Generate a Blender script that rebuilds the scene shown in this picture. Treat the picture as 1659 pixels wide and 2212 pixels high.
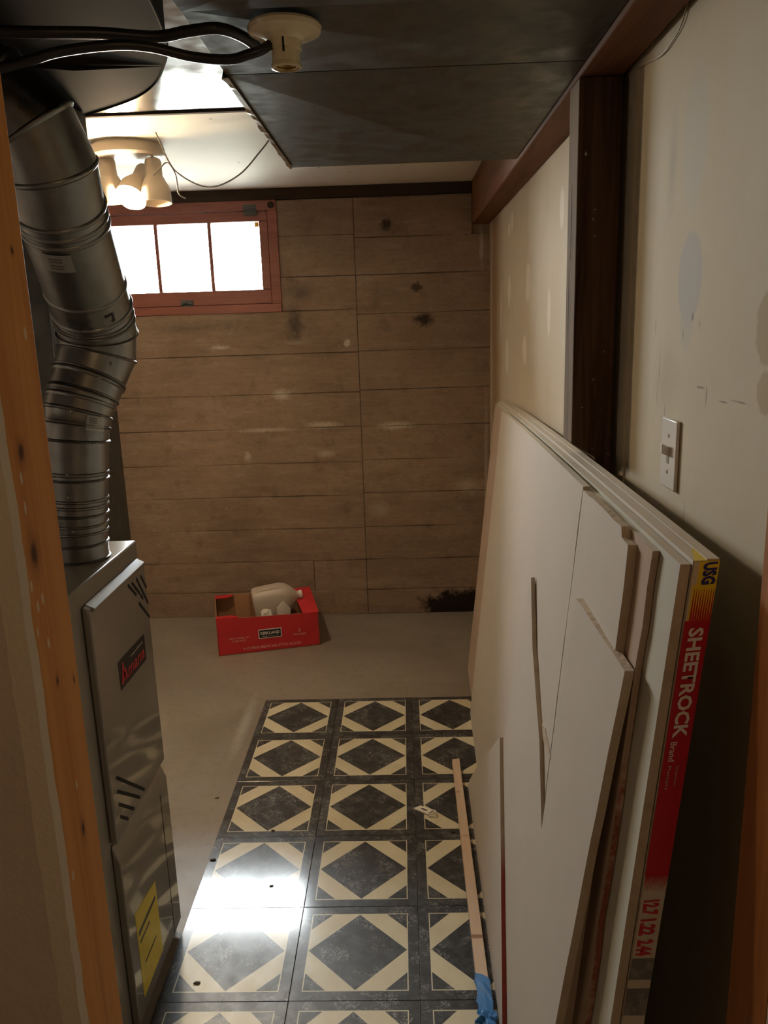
import bpy, bmesh, math, random
from mathutils import Vector, Matrix
for o in list(bpy.data.objects): bpy.data.objects.remove(o)
rnd = random.Random(7)
S = bpy.context.scene
COL = S.collection
PI = math.pi

# ---------------------------------------------------------------- camera
cam = bpy.data.cameras.new('camera'); camo = bpy.data.objects.new('camera', cam); COL.objects.link(camo)
cam.sensor_fit = 'HORIZONTAL'; cam.sensor_width = 36.0; cam.lens = 1732.0 / 1659.0 * 36.0; cam.clip_start = 0.02
_r = Vector((0.9992777, 0.0214947, -0.0313366)); _u = Vector((0.0255164, 0.2315304, 0.9724930)); _f = Vector((-0.0281588, 0.9725902, -0.2308147))
M = Matrix((_r, _u, -_f)).transposed().to_4x4(); M.translation = Vector((0.6072739, -3.0561110, 1.5201607))
camo.matrix_world = M
S.camera = camo

# ---------------------------------------------------------------- sky, lamps, exposure
W = bpy.data.worlds.new('sky'); S.world = W; W.use_nodes = True
bgn = W.node_tree.nodes['Background']
bgn.inputs[1].default_value = 22.0      # bright overcast sky over a darker ground
_wt = W.node_tree; _tc = _wt.nodes.new('ShaderNodeTexCoord'); _sx = _wt.nodes.new('ShaderNodeSeparateXYZ'); _mr = _wt.nodes.new('ShaderNodeMapRange'); _mx = _wt.nodes.new('ShaderNodeMix'); _mx.data_type = 'RGBA'
_wt.links.new(_tc.outputs['Generated'], _sx.inputs[0]); _wt.links.new(_sx.outputs[2], _mr.inputs[0]); _mr.inputs[1].default_value = -.06; _mr.inputs[2].default_value = .02
_mx.inputs[6].default_value = (.17, .18, .16, 1); _mx.inputs[7].default_value = (.92, .97, 1., 1)
_wt.links.new(_mr.outputs[0], _mx.inputs[0]); _wt.links.new(_mx.outputs[2], bgn.inputs[0])
def lamp(name, kind, loc, energy, color, size=0.05):
    l = bpy.data.lights.new(name, kind); l.energy = energy; l.color = color
    o = bpy.data.objects.new(name, l); COL.objects.link(o); o.location = loc
    if kind == 'POINT': l.shadow_soft_size = size
    return o
lamp('room_lamp', 'POINT', (0.70, -3.75, 1.98), 1.05, (1.0, 0.66, 0.38), 0.10)      # lamp of the room behind the photographer
por = lamp('window_portal', 'AREA', (-0.45, 1.06, 1.852), 1.0, (1, 1, 1)); por.data.shape = 'RECTANGLE'
por.data.size = 0.80; por.data.size_y = 0.36; por.rotation_euler = (-PI / 2, 0, 0); por.data.cycles.is_portal = True
BULB = 165.0
S.view_settings.view_transform = 'Standard'; S.view_settings.look = 'None'
S.view_settings.exposure = 2.05; S.view_settings.gamma = 1.0; S.view_settings.use_curve_mapping = False

# ---------------------------------------------------------------- material helper
def srgb(r, g, b):
    f = lambda c: c / 12.92 if c <= 0.04045 else ((c + 0.055) / 1.055) ** 2.4
    return (f(r / 255), f(g / 255), f(b / 255), 1)
def c4(c): return tuple(c) + (1,) if len(c) == 3 else tuple(c)
class NT:
    def __init__(s, m): s.t = m.node_tree; s.n = s.t.nodes; s.coord = None
    def node(s, typ, ins=None, **pr):
        n = s.n.new(typ)
        for k, v in pr.items(): setattr(n, k, v)
        for k, v in (ins or {}).items(): s.set(n.inputs[k], v)
        return n
    def set(s, inp, v):
        if isinstance(v, bpy.types.NodeSocket): s.t.links.new(v, inp)
        else: inp.default_value = v
    def math(s, op, a, b=0.0, clamp=False):
        return s.node('ShaderNodeMath', {0: a, 1: b}, operation=op, use_clamp=clamp).outputs[0]
    def co(s):
        if s.coord is None: s.coord = s.node('ShaderNodeTexCoord').outputs['Object']
        return s.coord
    def noise(s, scale, detail=4, rough=.55, dist=0., vec=None):
        vec = vec or s.co()
        if not isinstance(scale, (int, float)):
            vec = s.node('ShaderNodeVectorMath', {0: vec, 1: tuple(scale)}, operation='MULTIPLY').outputs[0]; scale = 1.0
        return s.node('ShaderNodeTexNoise', {'Vector': vec, 'Scale': scale, 'Detail': detail, 'Roughness': rough, 'Distortion': dist}).outputs[0]
    def rng(s, v, a, b, c=0., d=1.):
        return s.node('ShaderNodeMapRange', {0: v, 1: a, 2: b, 3: c, 4: d}, clamp=True).outputs[0]
    def mix(s, fac, a, b):
        n = s.node('ShaderNodeMix', data_type='RGBA')
        s.set(n.inputs[0], fac); s.set(n.inputs[6], a); s.set(n.inputs[7], b); return n.outputs[2]
MATS = {}
def mat(name, col, rough=.7, metal=0., var=(), bump=(), blobs=(), spec=.5, rvar=None, emit=None, sss=0., custom=None, coat=0., coatr=.05):
    m = bpy.data.materials.new(name); m.use_nodes = True; t = NT(m)
    p = t.n['Principled BSDF']
    c = c4(col)
    if custom: c = custom(t)
    for v in var:                       # (scale, colour, lo, hi, strength, distortion)
        f = t.rng(t.noise(v[0], 5, .6, v[5] if len(v) > 5 else 0.), v[2], v[3], 0., v[4])
        c = t.mix(f, c, c4(v[1]))
    for b in blobs:                     # (centre, radii, colour, softness, raggedness, strength)
        d = t.node('ShaderNodeVectorMath', {0: t.co(), 1: tuple(b[0])}, operation='SUBTRACT').outputs[0]
        d = t.node('ShaderNodeVectorMath', {0: d, 1: tuple(1. / x for x in b[1])}, operation='MULTIPLY').outputs[0]
        l = t.node('ShaderNodeVectorMath', {0: d}, operation='LENGTH').outputs['Value']
        k = 2.2 / max(.02, min(x for x in b[1] if x < 5))
        nz = t.noise(min(k, 60), 3, .6)
        l = t.math('ADD', l, t.math('MULTIPLY', t.math('SUBTRACT', nz, .5), b[4]))
        f = t.rng(l, 1. - b[3], 1., b[5], 0.)
        c = t.mix(f, c, c4(b[2]))
    t.set(p.inputs['Base Color'], c)
    p.inputs['Metallic'].default_value = metal; p.inputs['Roughness'].default_value = rough
    p.inputs['Specular IOR Level'].default_value = spec
    if coat: p.inputs['Coat Weight'].default_value = coat; p.inputs['Coat Roughness'].default_value = coatr
    if rvar: t.set(p.inputs['Roughness'], t.rng(t.noise(rvar[0], 4), .35, .65, rvar[1], rvar[2]))
    if sss: p.inputs['Transmission Weight'].default_value = sss
    if emit:
        p.inputs['Emission Color'].default_value = c4(emit[0]); p.inputs['Emission Strength'].default_value = emit[1]
    prev = None
    for (sc, st, di) in bump:
        b = t.node('ShaderNodeBump', {'Height': t.noise(sc, 6, .6), 'Strength': st, 'Distance': di})
        if prev is not None: t.set(b.inputs['Normal'], prev)
        prev = b.outputs[0]
    if prev is not None: t.set(p.inputs['Normal'], prev)
    MATS[name] = m
    return m

# ---------------------------------------------------------------- mesh helper
class B:
    def __init__(s): s.v = []; s.f = []; s.m = []; s.mi = 0
    def add(s, vs, fs):
        o = len(s.v); s.v += [tuple(x) for x in vs]
        for f in fs: s.f.append([o + i for i in f]); s.m.append(s.mi)
        return s
    def box(s, x0, x1, y0, y1, z0, z1):
        return s.add([(x0, y0, z0), (x1, y0, z0), (x1, y1, z0), (x0, y1, z0), (x0, y0, z1), (x1, y0, z1), (x1, y1, z1), (x0, y1, z1)],
                     [(3, 2, 1, 0), (4, 5, 6, 7), (0, 1, 5, 4), (1, 2, 6, 5), (2, 3, 7, 6), (3, 0, 4, 7)])
    def prism(s, pts, vec, side_mi=None):
        n = len(pts); vec = Vector(vec); a = [Vector(p) for p in pts]
        nrm = Vector((0, 0, 0))
        for i in range(n): nrm += a[i].cross(a[(i + 1) % n])
        if nrm.dot(vec) > 0: a.reverse()
        o = len(s.v); s.v += [tuple(p) for p in a] + [tuple(p + vec) for p in a]
        s.f.append([o + i for i in range(n)]); s.m.append(s.mi)
        s.f.append([o + n + i for i in reversed(range(n))]); s.m.append(s.mi)
        for i in range(n):
            j = (i + 1) % n
            s.f.append([o + i, o + n + i, o + n + j, o + j]); s.m.append(s.mi if side_mi is None else side_mi)
        return s
    def rings(s, rings, cap0=True, cap1=True, closed=False):
        o = len(s.v); k = len(rings[0])
        for r in rings: s.v += [tuple(p) for p in r]
        for i in range(len(rings) - 1):
            for j in range(k):
                q = (j + 1) % k
                s.f.append([o + i * k + j, o + i * k + q, o + (i + 1) * k + q, o + (i + 1) * k + j]); s.m.append(s.mi)
        if cap0: s.f.append([o + j for j in reversed(range(k))]); s.m.append(s.mi)
        if cap1: s.f.append([o + (len(rings) - 1) * k + j for j in range(k)]); s.m.append(s.mi)
        return s
    def lathe(s, prof, mtx=Matrix(), seg=32, cap0=False, cap1=False):
        rg = []
        for r, z in prof:
            rg.append([mtx @ Vector((max(r, 1e-4) * math.cos(2 * PI * j / seg), max(r, 1e-4) * math.sin(2 * PI * j / seg), z)) for j in range(seg)])
        return s.rings(rg, cap0, cap1)
    def tube(s, pts, rad, seg=10):
        pts = [Vector(p) for p in pts]; n = len(pts)
        rads = rad if isinstance(rad, (list, tuple)) else [rad] * n
        rg = []; up = None
        for i in range(n):
            d = (pts[min(i + 1, n - 1)] - pts[max(i - 1, 0)]).normalized()
            if up is None:
                up = Vector((0, 0, 1)) if abs(d.z) < .9 else Vector((0, 1, 0))
            a = d.cross(up).normalized(); up = a.cross(d).normalized()
            rg.append([pts[i] + rads[i] * (math.cos(2 * PI * j / seg) * up + math.sin(2 * PI * j / seg) * a) for j in range(seg)])
        return s.rings(rg)
def spline(pts, n=8):
    pts = [Vector(p) for p in pts]; out = []
    P = [2 * pts[0] - pts[1]] + pts + [2 * pts[-1] - pts[-2]]
    for i in range(1, len(P) - 2):
        for k in range(n):
            t = k / n; a, b, c, d = P[i - 1], P[i], P[i + 1], P[i + 2]
            out.append(.5 * ((2 * b) + (c - a) * t + (2 * a - 5 * b + 4 * c - d) * t * t + (3 * b - a - 3 * c + d) * t ** 3))
    out.append(pts[-1]); return out
def wloc(o):
    l = Vector(o.location)
    while o.parent: o = o.parent; l += Vector(o.location)
    return l
def finish(o, smooth, bev):
    me = o.data
    if smooth:
        for p in me.polygons: p.use_smooth = True
        me.set_sharp_from_angle(angle=math.radians(smooth))
    if bev:
        md = o.modifiers.new('bevel', 'BEVEL'); md.width = bev; md.segments = 2; md.limit_method = 'ANGLE'; md.angle_limit = math.radians(40)
def obj(name, b, m, parent=None, local=False, smooth=35, bev=0.):
    me = bpy.data.meshes.new(name); me.from_pydata(b.v, [], b.f); me.validate()
    ms = m if isinstance(m, (list, tuple)) else [m]
    for x in ms: me.materials.append(x)
    if len(ms) > 1 and len(me.polygons) == len(b.m):
        for p, i in zip(me.polygons, b.m): p.material_index = i
    bm = bmesh.new(); bm.from_mesh(me); bmesh.ops.recalc_face_normals(bm, faces=bm.faces); bm.to_mesh(me); bm.free()
    o = bpy.data.objects.new(name, me); COL.objects.link(o)
    if parent:
        o.parent = parent
        if not local: o.location = -wloc(parent)
    finish(o, smooth, bev)
    return o
def tag(o, label, cat, group=None):
    o['label'] = label; o['category'] = cat
    if group: o['group'] = group
    return o
def thing(name, label, cat, loc=(0, 0, 0), rotz=0., group=None):
    o = bpy.data.objects.new(name, None); COL.objects.link(o); o.location = loc; o.rotation_euler = (0, 0, rotz); o.empty_display_size = .1
    return tag(o, label, cat, group)
def struct(name, b, m, **k):
    o = obj(name, b, m, **k)
    if not k.get('parent'): o['kind'] = 'structure'
    return o
def text(name, body, m, parent, ctr, xa, ya, w, h, bold=0., local=False, lift=.0006, shear=0., label=None):
    cu = bpy.data.curves.new('t', 'FONT'); cu.body = body; cu.offset = bold; cu.shear = shear; cu.resolution_u = 2; cu.align_x = 'CENTER'
    to = bpy.data.objects.new('t', cu); COL.objects.link(to)
    dg = bpy.context.evaluated_depsgraph_get(); dg.update()
    me = bpy.data.meshes.new_from_object(to.evaluated_get(dg))
    bpy.data.objects.remove(to)
    xs = [v.co.x for v in me.vertices]; ys = [v.co.y for v in me.vertices]
    x0, x1, y0, y1 = min(xs), max(xs), min(ys), max(ys)
    X = Vector(xa).normalized(); Y = Vector(ya).normalized(); N = X.cross(Y)
    for v in me.vertices:
        v.co = Vector(ctr) + X * ((v.co.x - (x0 + x1) / 2) / (x1 - x0) * w) + Y * ((v.co.y - (y0 + y1) / 2) / (y1 - y0) * h) + N * lift
    me.materials.clear(); me.materials.append(m); me.name = name
    o = bpy.data.objects.new(name, me); COL.objects.link(o); o.parent = parent
    if not local: o.location = -wloc(parent)
    if label: o['label'] = label
    return o

# ---------------------------------------------------------------- materials
# concrete of the walls
wb = []
for (x, z, rx, rz, c, s, st) in [
    (.715, 1.525, .05, .035, (.05, .035, .025), .6, .8), (.546, 1.973, .03, .03, (.06, .04, .03), .6, .8), (.684, 1.679, .03, .025, (.06, .04, .03), .6, .7),
    (.335, 1.425, .018, .02, (.55, .47, .38), .5, .7), (-.008, 1.178, .05, .03, (.5, .43, .35), .7, .6), (.56, 1.005, .10, .022, (.5, .43, .34), .6, .6),
    (.08, 1.433, .06, .012, (.4, .33, .26), .8, .5), (-.1, 1.003, .16, .012, (.48, .4, .32), .8, .6), (.20, .873, .06, .02, (.46, .38, .3), .8, .5),
    (.93, .69, .09, .05, (.48, .40, .32), .9, .55), (.47, .575, .06, .05, (.42, .35, .28), .9, .45), (.20, 1.02, .10, .02, (.5, .42, .34), .8, .6),
    (-.20, .87, .02, .03, (.5, .44, .36), .8, .5), (.08, 1.52, .05, .10, (.09, .07, .055), .9, .7), (.12, 1.67, .09, .05, (.13, .10, .08), .9, .6),
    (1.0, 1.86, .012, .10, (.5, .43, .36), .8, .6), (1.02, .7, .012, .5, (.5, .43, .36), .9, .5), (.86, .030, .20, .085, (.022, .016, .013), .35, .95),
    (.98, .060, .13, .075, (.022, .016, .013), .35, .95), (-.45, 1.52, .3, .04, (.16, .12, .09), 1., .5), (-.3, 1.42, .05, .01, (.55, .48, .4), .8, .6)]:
    wb.append(((x, 1.0, z), (rx * 1.15, 9, rz * 1.15), tuple(min(.8, q * 1.15) for q in c) if c[0] > .3 else c, s, 1.2, min(1., st * 1.25)))
M_conc = mat('board_marked_concrete', (.335, .238, .165), .9,
             var=[(1.9, (.235, .163, .112), .40, .66, .9), ((5, 5, 26), (.40, .30, .22), .48, .75, .65), ((3, 3, 16), (.195, .135, .095), .52, .74, .75), ((22, 22, 60), (.19, .13, .09), .5, .75, .6), (9, (.18, .125, .09), .56, .72, .7), (38, (.48, .385, .30), .60, .76, .6), ((1.5, 9, 9), (.40, .31, .24), .58, .74, .5)],
             bump=[(70, .5, .005), ((6, 6, 90), .35, .004)], blobs=wb, spec=.2)
M_floor = mat('concrete_floor', (.28, .245, .205), .5, var=[(1.6, (.18, .152, .122), .42, .72, .8), ((3, 9, 3), (.31, .285, .255), .5, .8, .5), (30, (.17, .152, .13), .52, .78, .6)],
              bump=[(50, .18, .003)], rvar=(4, .34, .52), spec=.5,
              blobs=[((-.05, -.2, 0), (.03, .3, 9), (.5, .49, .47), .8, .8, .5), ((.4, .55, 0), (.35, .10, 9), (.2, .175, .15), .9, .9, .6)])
M_dark = mat('dark_void', (.015, .013, .012), .9)
def plast(base, blobs, **k): return mat('plaster', base, .82, blobs=blobs, spec=.25, **k)
fb = []
for (y, z, ry, rz) in [(.278, 1.621, .05, .07), (-.206, 1.635, .05, .075), (.343, 1.364, .05, .085), (-.145, 1.409, .055, .06), (-.79, 1.80, .035, .06), (.288, 1.86, .04, .03), (.20, 1.88, .035, .04),
                       (-.15, 1.13, .05, .05), (.35, 1.09, .04, .06), (-.62, 1.53, .03, .08), (.55, 1.55, .02, .14)]:
    fb.append(((1.04, y, z), (9, ry, rz), (.74, .69, .60), .3, .5, .75))
M_wallfar = plast((.56, .49, .375), [((1.04, .80, 1.5), (9, .34, 2.0), (.34, .21, .11), .8, .5, .9), ((1.04, .95, 1.2), (9, .12, 2.0), (.55, .46, .36), .8, .6, .6)] + fb,
                  var=[((1, 5, 1.2), (.62, .57, .48), .45, .75, .6), (9, (.46, .38, .27), .55, .8, .4)], bump=[(14, .12, .006), (120, .1, .001)])
nb = [((1.05, -1.768, 1.571), (9, .055, .072), (.44, .435, .415), .12, .10, .75), ((1.05, -1.765, 1.525), (9, .035, .07), (.46, .45, .42), .2, .1, .5),
      ((1.05, -1.76, 1.77), (9, .06, .11), (.50, .50, .47), .3, .35, .5), ((1.05, -1.66, 1.75), (9, .03, .10), (.36, .33, .27), .9, .5, .5),
      ((1.05, -2.06, 1.50), (9, .045, .05), (.42, .33, .20), .15, .5, .8), ((1.05, -2.06, 1.42), (9, .03, .03), (.40, .30, .18), .2, .5, .7),
      ((1.05, -1.68, 1.41), (9, .08, .09), (.42, .36, .26), .9, .8, .5)]
for (y, z, ry, rz) in [(-1.752, 1.487, .0022, .014), (-1.822, 1.502, .002, .010), (-1.79, 1.512, .006, .008), (-1.642, 1.43, .0018, .032), (-1.635, 1.385, .0016, .03), (-1.68, 1.358, .0018, .022),
                       (-1.985, 1.402, .035, .0016), (-1.93, 1.397, .02, .0018), (-1.84, 1.41, .02, .0025), (-1.80, 1.205, .0018, .03), (-1.61, 1.50, .002, .018), (-1.865, 1.40, .003, .02)]:
    nb.append(((1.05, y, z), (9, ry, rz), (.20, .15, .10), .6, 1.0, .7))
M_wallnear = plast((.56, .50, .37), nb, var=[((1, 3, 2), (.60, .56, .455), .4, .7, .7), (12, (.50, .44, .33), .55, .85, .5), ((1, 2.5, 5), (.52, .43, .28), .55, .8, .4)], bump=[(9, .15, .008), (130, .08, .001)])
M_drywall = mat('textured_drywall', (.60, .50, .42), .85, var=[(6, (.53, .43, .355), .4, .7, .6)], bump=[(38, .45, .007), (110, .25, .002)], spec=.2)
M_compound = mat('cut_drywall_edge', (.70, .62, .50), .9, bump=[(90, .5, .004)], spec=.15)
M_ceil = mat('painted_ceiling_board', (.78, .74, .64), .6, var=[(5, (.70, .65, .54), .45, .8, .6)], blobs=[((x, y, 2.15), (.006, .006, 9), (.1, .08, .06), .3, .3, .9) for x, y in [(-.02, .33), (.18, .06), (.28, .5), (.03, -.36), (.4, .62)]], bump=[(60, .06, .002)])
def woodmat(name, base, dark, grain, rough=.7, blobs=(), ring=None, spec=.3, fleck=None):
    g = list(grain); hi = [x * 4 for x in g]
    var = [(g, dark, .42, .68, .75, 1.2), (hi, dark, .5, .75, .45, .4)]
    if fleck: var.append((fleck[0], fleck[1], fleck[2], fleck[2] + .04, .8))
    return mat(name, base, rough, var=var, bump=[(hi, .3, .002)], blobs=blobs, spec=spec)
kn = []
for (y, z, ry, rz) in [(-2.273, 1.405, .010, .016), (-2.275, 1.300, .013, .024), (-2.262, 1.153, .005, .010), (-2.222, 1.136, .003, .008), (-2.248, .962, .006, .017), (-2.235, 1.60, .004, .006), (-2.25, .62, .010, .015)]:
    kn.append(((.225, y, z), (9, ry * 1.5, rz * 1.5), (.30, .10, .025), .8, .7, .7)); kn.append(((.225, y, z), (9, ry * .7, rz * .7), (.07, .022, .01), .6, .6, .9))
for (y, z) in [(-2.28, 1.35), (-2.29, 1.27), (-2.282, 1.245), (-2.29, 1.22), (-2.27, 1.20), (-2.28, 1.38), (-2.25, 1.02), (-2.287, .93), (-2.23, 1.52), (-2.21, 1.46), (-2.27, 1.25)]:
    kn.append(((.225, y, z), (9, .0028, .007), (.75, .66, .52), .3, 1., .8))
M_pine = woodmat('orange_pine', (.72, .33, .09), (.52, .20, .042), (3, 26, 1.6), .6, kn)
M_jamb = woodmat('reddish_pine', (.42, .16, .04), (.28, .09, .022), (3, 26, 1.6), .65)
M_beam = woodmat('brown_beam_wood', (.20, .085, .038), (.11, .042, .018), (24, 1.5, 24), .7)
M_post = mat('aged_post_wood', (.115, .068, .040), .75, var=[((30, 30, 1.5), (.035, .018, .010), .42, .68, .8, 1.0), ((80, 80, 5), (.13, .085, .06), .5, .8, .5), (46, (.55, .48, .38), .685, .71, .7)], bump=[((90, 90, 4), .4, .003)], spec=.0,
             blobs=[((.955, -1.335, 1.70), (9, .006, .10), (.02, .012, .008), .5, .8, .9), ((.955, -1.325, 1.55), (9, .004, .09), (.02, .012, .008), .5, .8, .9)])
M_red = woodmat('red_brown_window_wood', (.31, .10, .066), (.22, .068, .046), (2, 30, 30), .45, spec=.5)
M_plate = woodmat('dark_sill_plate_wood', (.055, .035, .022), (.03, .018, .012), (1.5, 24, 24), .8)
M_lath = woodmat('pale_lath_wood', (.68, .53, .40), (.58, .43, .30), (34, 2, 34), .6, [((.757, -1.352, .02), (.05, .010, 9), (.25, .11, .05), .6, .6, .8), ((.752, -.72, .02), (.010, .012, 9), (.45, .25, .14), .7, .5, .7), ((.757, -.95, .02), (.02, .01, 9), (.5, .3, .17), .7, .5, .6)])
M_trunk = mat('dark_trunk_steel', (.014, .011, .011),   .7, .0, spec=.03, var=[(12, (.009, .007, .007), .4, .7, .6)], bump=[(30, .1, .002)])
def galv(name, base, rough, bump=.08): return mat(name, base, rough, 1., var=[(26, tuple(x * .78 for x in base), .4, .65, .7), (7, tuple(x * .85 for x in base), .45, .7, .5)], bump=[(40, bump, .002)], rvar=(18, rough * .8, rough * 1.25))
M_galv = galv('galvanized_steel', (.30, .30, .285), .34)
M_duct = galv('dull_duct_steel', (.165, .165, .145), .5, .05)
M_pan = galv('bright_sheet_steel', (.58, .62, .66), .13, .05)
M_cleat = mat('crimped_seam_metal', (.70, .70, .66), .35, 1.)
M_furn = mat('taupe_furnace_enamel', (.27, .245, .205), .16, coat=.9, var=[(9, (.27, .24, .20), .4, .7, .5)], bump=[(5, .015, .01)], spec=.6)
M_furnbody = mat('furnace_cabinet_enamel', (.30, .27, .225), .26, var=[(9, (.25, .22, .18), .4, .7, .5)])
M_slot = mat('black_slot', (.006, .005, .005), .8)
M_black = mat('black_print', (.012, .011, .012), .4)
M_redink = mat('red_print', (.55, .022, .035), .45)
M_white = mat('white_print', (.80, .77, .70), .5)
M_yel = mat('yellow_label', (.80, .62, .02), .4, var=[((3, 20, 3), (.70, .52, .02), .45, .6, .5)])
M_paper = mat('pale_sticker', (.62, .60, .55), .5)
M_porc = mat('cream_porcelain', (.80, .70, .48), .25, coat=.4)
M_brass = mat('brass_shell', (.55, .38, .16), .35, 1.)
M_cable = mat('black_cable', (.020, .018, .017), .38)
M_wire = mat('grey_wire', (.30, .27, .24), .5)
M_wire2 = mat('tan_wire', (.42, .36, .27), .6)
M_lampw = mat('cream_lamp_enamel', (.72, .62, .50), .45)
M_lampin = mat('lamp_cup_inside', (.55, .47, .40), .5)
M_bulb = mat('lit_bulb', (1, .9, .7), .4, emit=((1.0, .73, .45), BULB))
M_plastic = mat('ivory_switch_plastic', (.72, .68, .62), .35)
M_screw = mat('small_screw', (.35, .32, .28), .4, 1.)
M_face = mat('drywall_face_paper', (.56, .515, .455), .8, var=[(3, (.52, .47, .405), .45, .7, .6), (30, (.52, .48, .425), .5, .8, .3)], spec=.25, bump=[(160, .05, .001)])
M_faceg = mat('drywall_grey_face_paper', (.53, .52, .445), .8, var=[(3, (.49, .47, .40), .45, .7, .6)], spec=.25, bump=[(160, .05, .001)])
M_kraft = mat('drywall_back_paper', (.46, .35, .27), .85, var=[(6, (.40, .29, .22), .45, .7, .6)], spec=.2)
M_core = mat('gypsum_core', (.56, .47, .36), .95, var=[(25, (.44, .34, .24), .45, .7, .6)], bump=[(60, .8, .006)], spec=.1)
M_redcore = mat('red_stained_gypsum_edge', (.46, .37, .28), .9, blobs=[((.79, -1.62, .0), (9, 9, .30), (.30, .035, .03), .3, .5, .9)], var=[(25, (.36, .27, .20), .45, .7, .6)], bump=[(60, .8, .006)], spec=.1)
M_torn = mat('torn_paper_edge', (.50, .38, .29), .9, blobs=[((.9, -2.06, .52), (.05, 9, .42), (.26, .05, .035), .3, 1.3, .8)], var=[(25, (.40, .29, .21), .45, .7, .6)], bump=[(60, .8, .006)], spec=.1)
M_tapey = mat('yellow_tape', (.80, .60, .03), .4); M_taper = mat('red_tape', (.52, .012, .022), .4, var=[(20, (.45, .01, .018), .4, .7, .5)])
M_tapew = mat('cream_tape', (.62, .55, .43), .5); M_tapeb = mat('blue_print', (.02, .025, .16), .4)
M_tapeg = mat('grey_print_block', (.16, .155, .15), .6, var=[(60, (.30, .28, .25), .5, .6, .7)])
M_card = mat('red_carton', (.62, .028, .035), .5, var=[(8, (.54, .02, .03), .4, .7, .5)])
M_brown = mat('brown_carton_inside', (.36, .19, .095), .85, var=[(8, (.30, .15, .07), .4, .7, .5)])
M_jug = mat('milky_plastic', (.66, .58, .49), .4, sss=.15)
M_tissue = mat('crumpled_white_paper', (.85, .79, .70), .8)
M_blue = mat('blue_masking_tape', (.035, .19, .50), .55, var=[(20, (.06, .30, .66), .5, .7, .6)])
M_chip = mat('dark_debris', (.06, .045, .03), .8)
M_iron = mat('grey_green_hardware', (.10, .105, .10), .5, .6)
def tilecol(t):
    co = t.co()
    rv = t.node('ShaderNodeObjectInfo').outputs['Random']
    off = t.node('ShaderNodeCombineXYZ', {0: t.math('MULTIPLY', rv, 37.), 1: t.math('MULTIPLY', rv, 91.), 2: rv}).outputs[0]
    v = t.node('ShaderNodeVectorMath', {0: co, 1: off}, operation='ADD').outputs[0]
    sx = t.node('ShaderNodeSeparateXYZ', {0: co})
    ax = t.math('ABSOLUTE', t.math('DIVIDE', sx.outputs[0], .3048)); ay = t.math('ABSOLUTE', t.math('DIVIDE', sx.outputs[1], .3048))
    mx = t.math('MAXIMUM', ax, ay); sm = t.math('ADD', ax, ay)
    step = lambda a, b: t.rng(a, b - .0015, b + .0015)
    inv = lambda x: t.math('SUBTRACT', 1., x)
    inside = inv(step(mx, .411)); line = t.math('MULTIPLY', inside, step(mx, .4025))
    band = t.math('MULTIPLY', t.math('MULTIPLY', step(sm, .402), inv(step(sm, .635))), inside)
    cream = t.math('MAXIMUM', line, band)
    wv = t.node('ShaderNodeVectorMath', {0: v, 1: t.node('ShaderNodeTexNoise', {'Vector': v, 'Scale': 9., 'Detail': 4}).outputs[1]}, operation='ADD').outputs[0]
    wv = t.node('ShaderNodeVectorMath', {0: wv, 1: (14, 24, 10)}, operation='MULTIPLY').outputs[0]
    vn = t.node('ShaderNodeTexNoise', {'Vector': wv, 'Scale': 1., 'Detail': 5, 'Roughness': .62}).outputs[0]
    vein = t.math('SUBTRACT', 1., t.rng(t.math('ABSOLUTE', t.math('SUBTRACT', vn, .5)), .0, .030))
    msk = t.rng(t.noise(16, 4, .6, 0., v), .49, .60)
    dk = t.mix(t.rng(t.noise(30, 5, .65, .5, v), .42, .72), (.016, .020, .024, 1), (.068, .080, .090, 1))
    dk = t.mix(t.math('MULTIPLY', t.math('MULTIPLY', vein, msk), .75), dk, (.42, .43, .42, 1))
    cr = t.mix(t.rng(t.noise(12, 4, .6, 0., v), .35, .7), (.74, .70, .52, 1), (.64, .59, .42, 1))
    return t.mix(cream, dk, cr)
M_tile = mat('marbled_vinyl_tile', (0, 0, 0), .2, custom=tilecol, bump=[(95, .10, .0015), (9, .10, .004)], rvar=(22, .36, .48), spec=.42, coat=1., coatr=.12)

# glass
mg = bpy.data.materials.new('window_glass'); mg.use_nodes = True; t = NT(mg); t.n.remove(t.n['Principled BSDF'])
tr = t.node('ShaderNodeBsdfTransparent', {0: (.97, .985, .98, 1)}); gl = t.node('ShaderNodeBsdfGlossy', {'Roughness': .02})
fr = t.node('ShaderNodeFresnel', {0: 1.45}); mx = t.node('ShaderNodeMixShader', {0: fr.outputs[0], 1: tr.outputs[0], 2: gl.outputs[0]})
t.t.links.new(mx.outputs[0], t.n['Material Output'].inputs[0])

# ---------------------------------------------------------------- floor and tiles
TOP = .003
fl = struct('floor', B().box(-1.5, 1.25, -4.6, 1.2, -.12, 0), M_floor)
T = .3048
tm = B().box(-T / 2 + .0005, T / 2 - .0005, -T / 2 + .0005, T / 2 - .0005, 0, TOP)
tile0 = None
for i in range(4):
    for j in range(7):
        if i == 3:
            if tile0 and j == 0:
                tb = B().box(-T / 2 + .0005, 1.038 - 3.5 * T, -T / 2 + .0005, T / 2 - .0005, 0, TOP); cut = obj('floor_tile', tb, M_tile, fl, True, 0, .0006); o = cut
            else: o = cut.copy(); COL.objects.link(o)
        elif tile0 is None: tile0 = o = obj('floor_tile', tm, M_tile, fl, True, 0, .0008)
        else: o = tile0.copy(); COL.objects.link(o)
        o.location = ((i + .5) * T + .001, -(j + .5) * T, rnd.uniform(0, .0006))
        o.rotation_euler = (rnd.uniform(-.0016, .0016), rnd.uniform(-.0016, .0016), rnd.uniform(-.002, .002))

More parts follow.
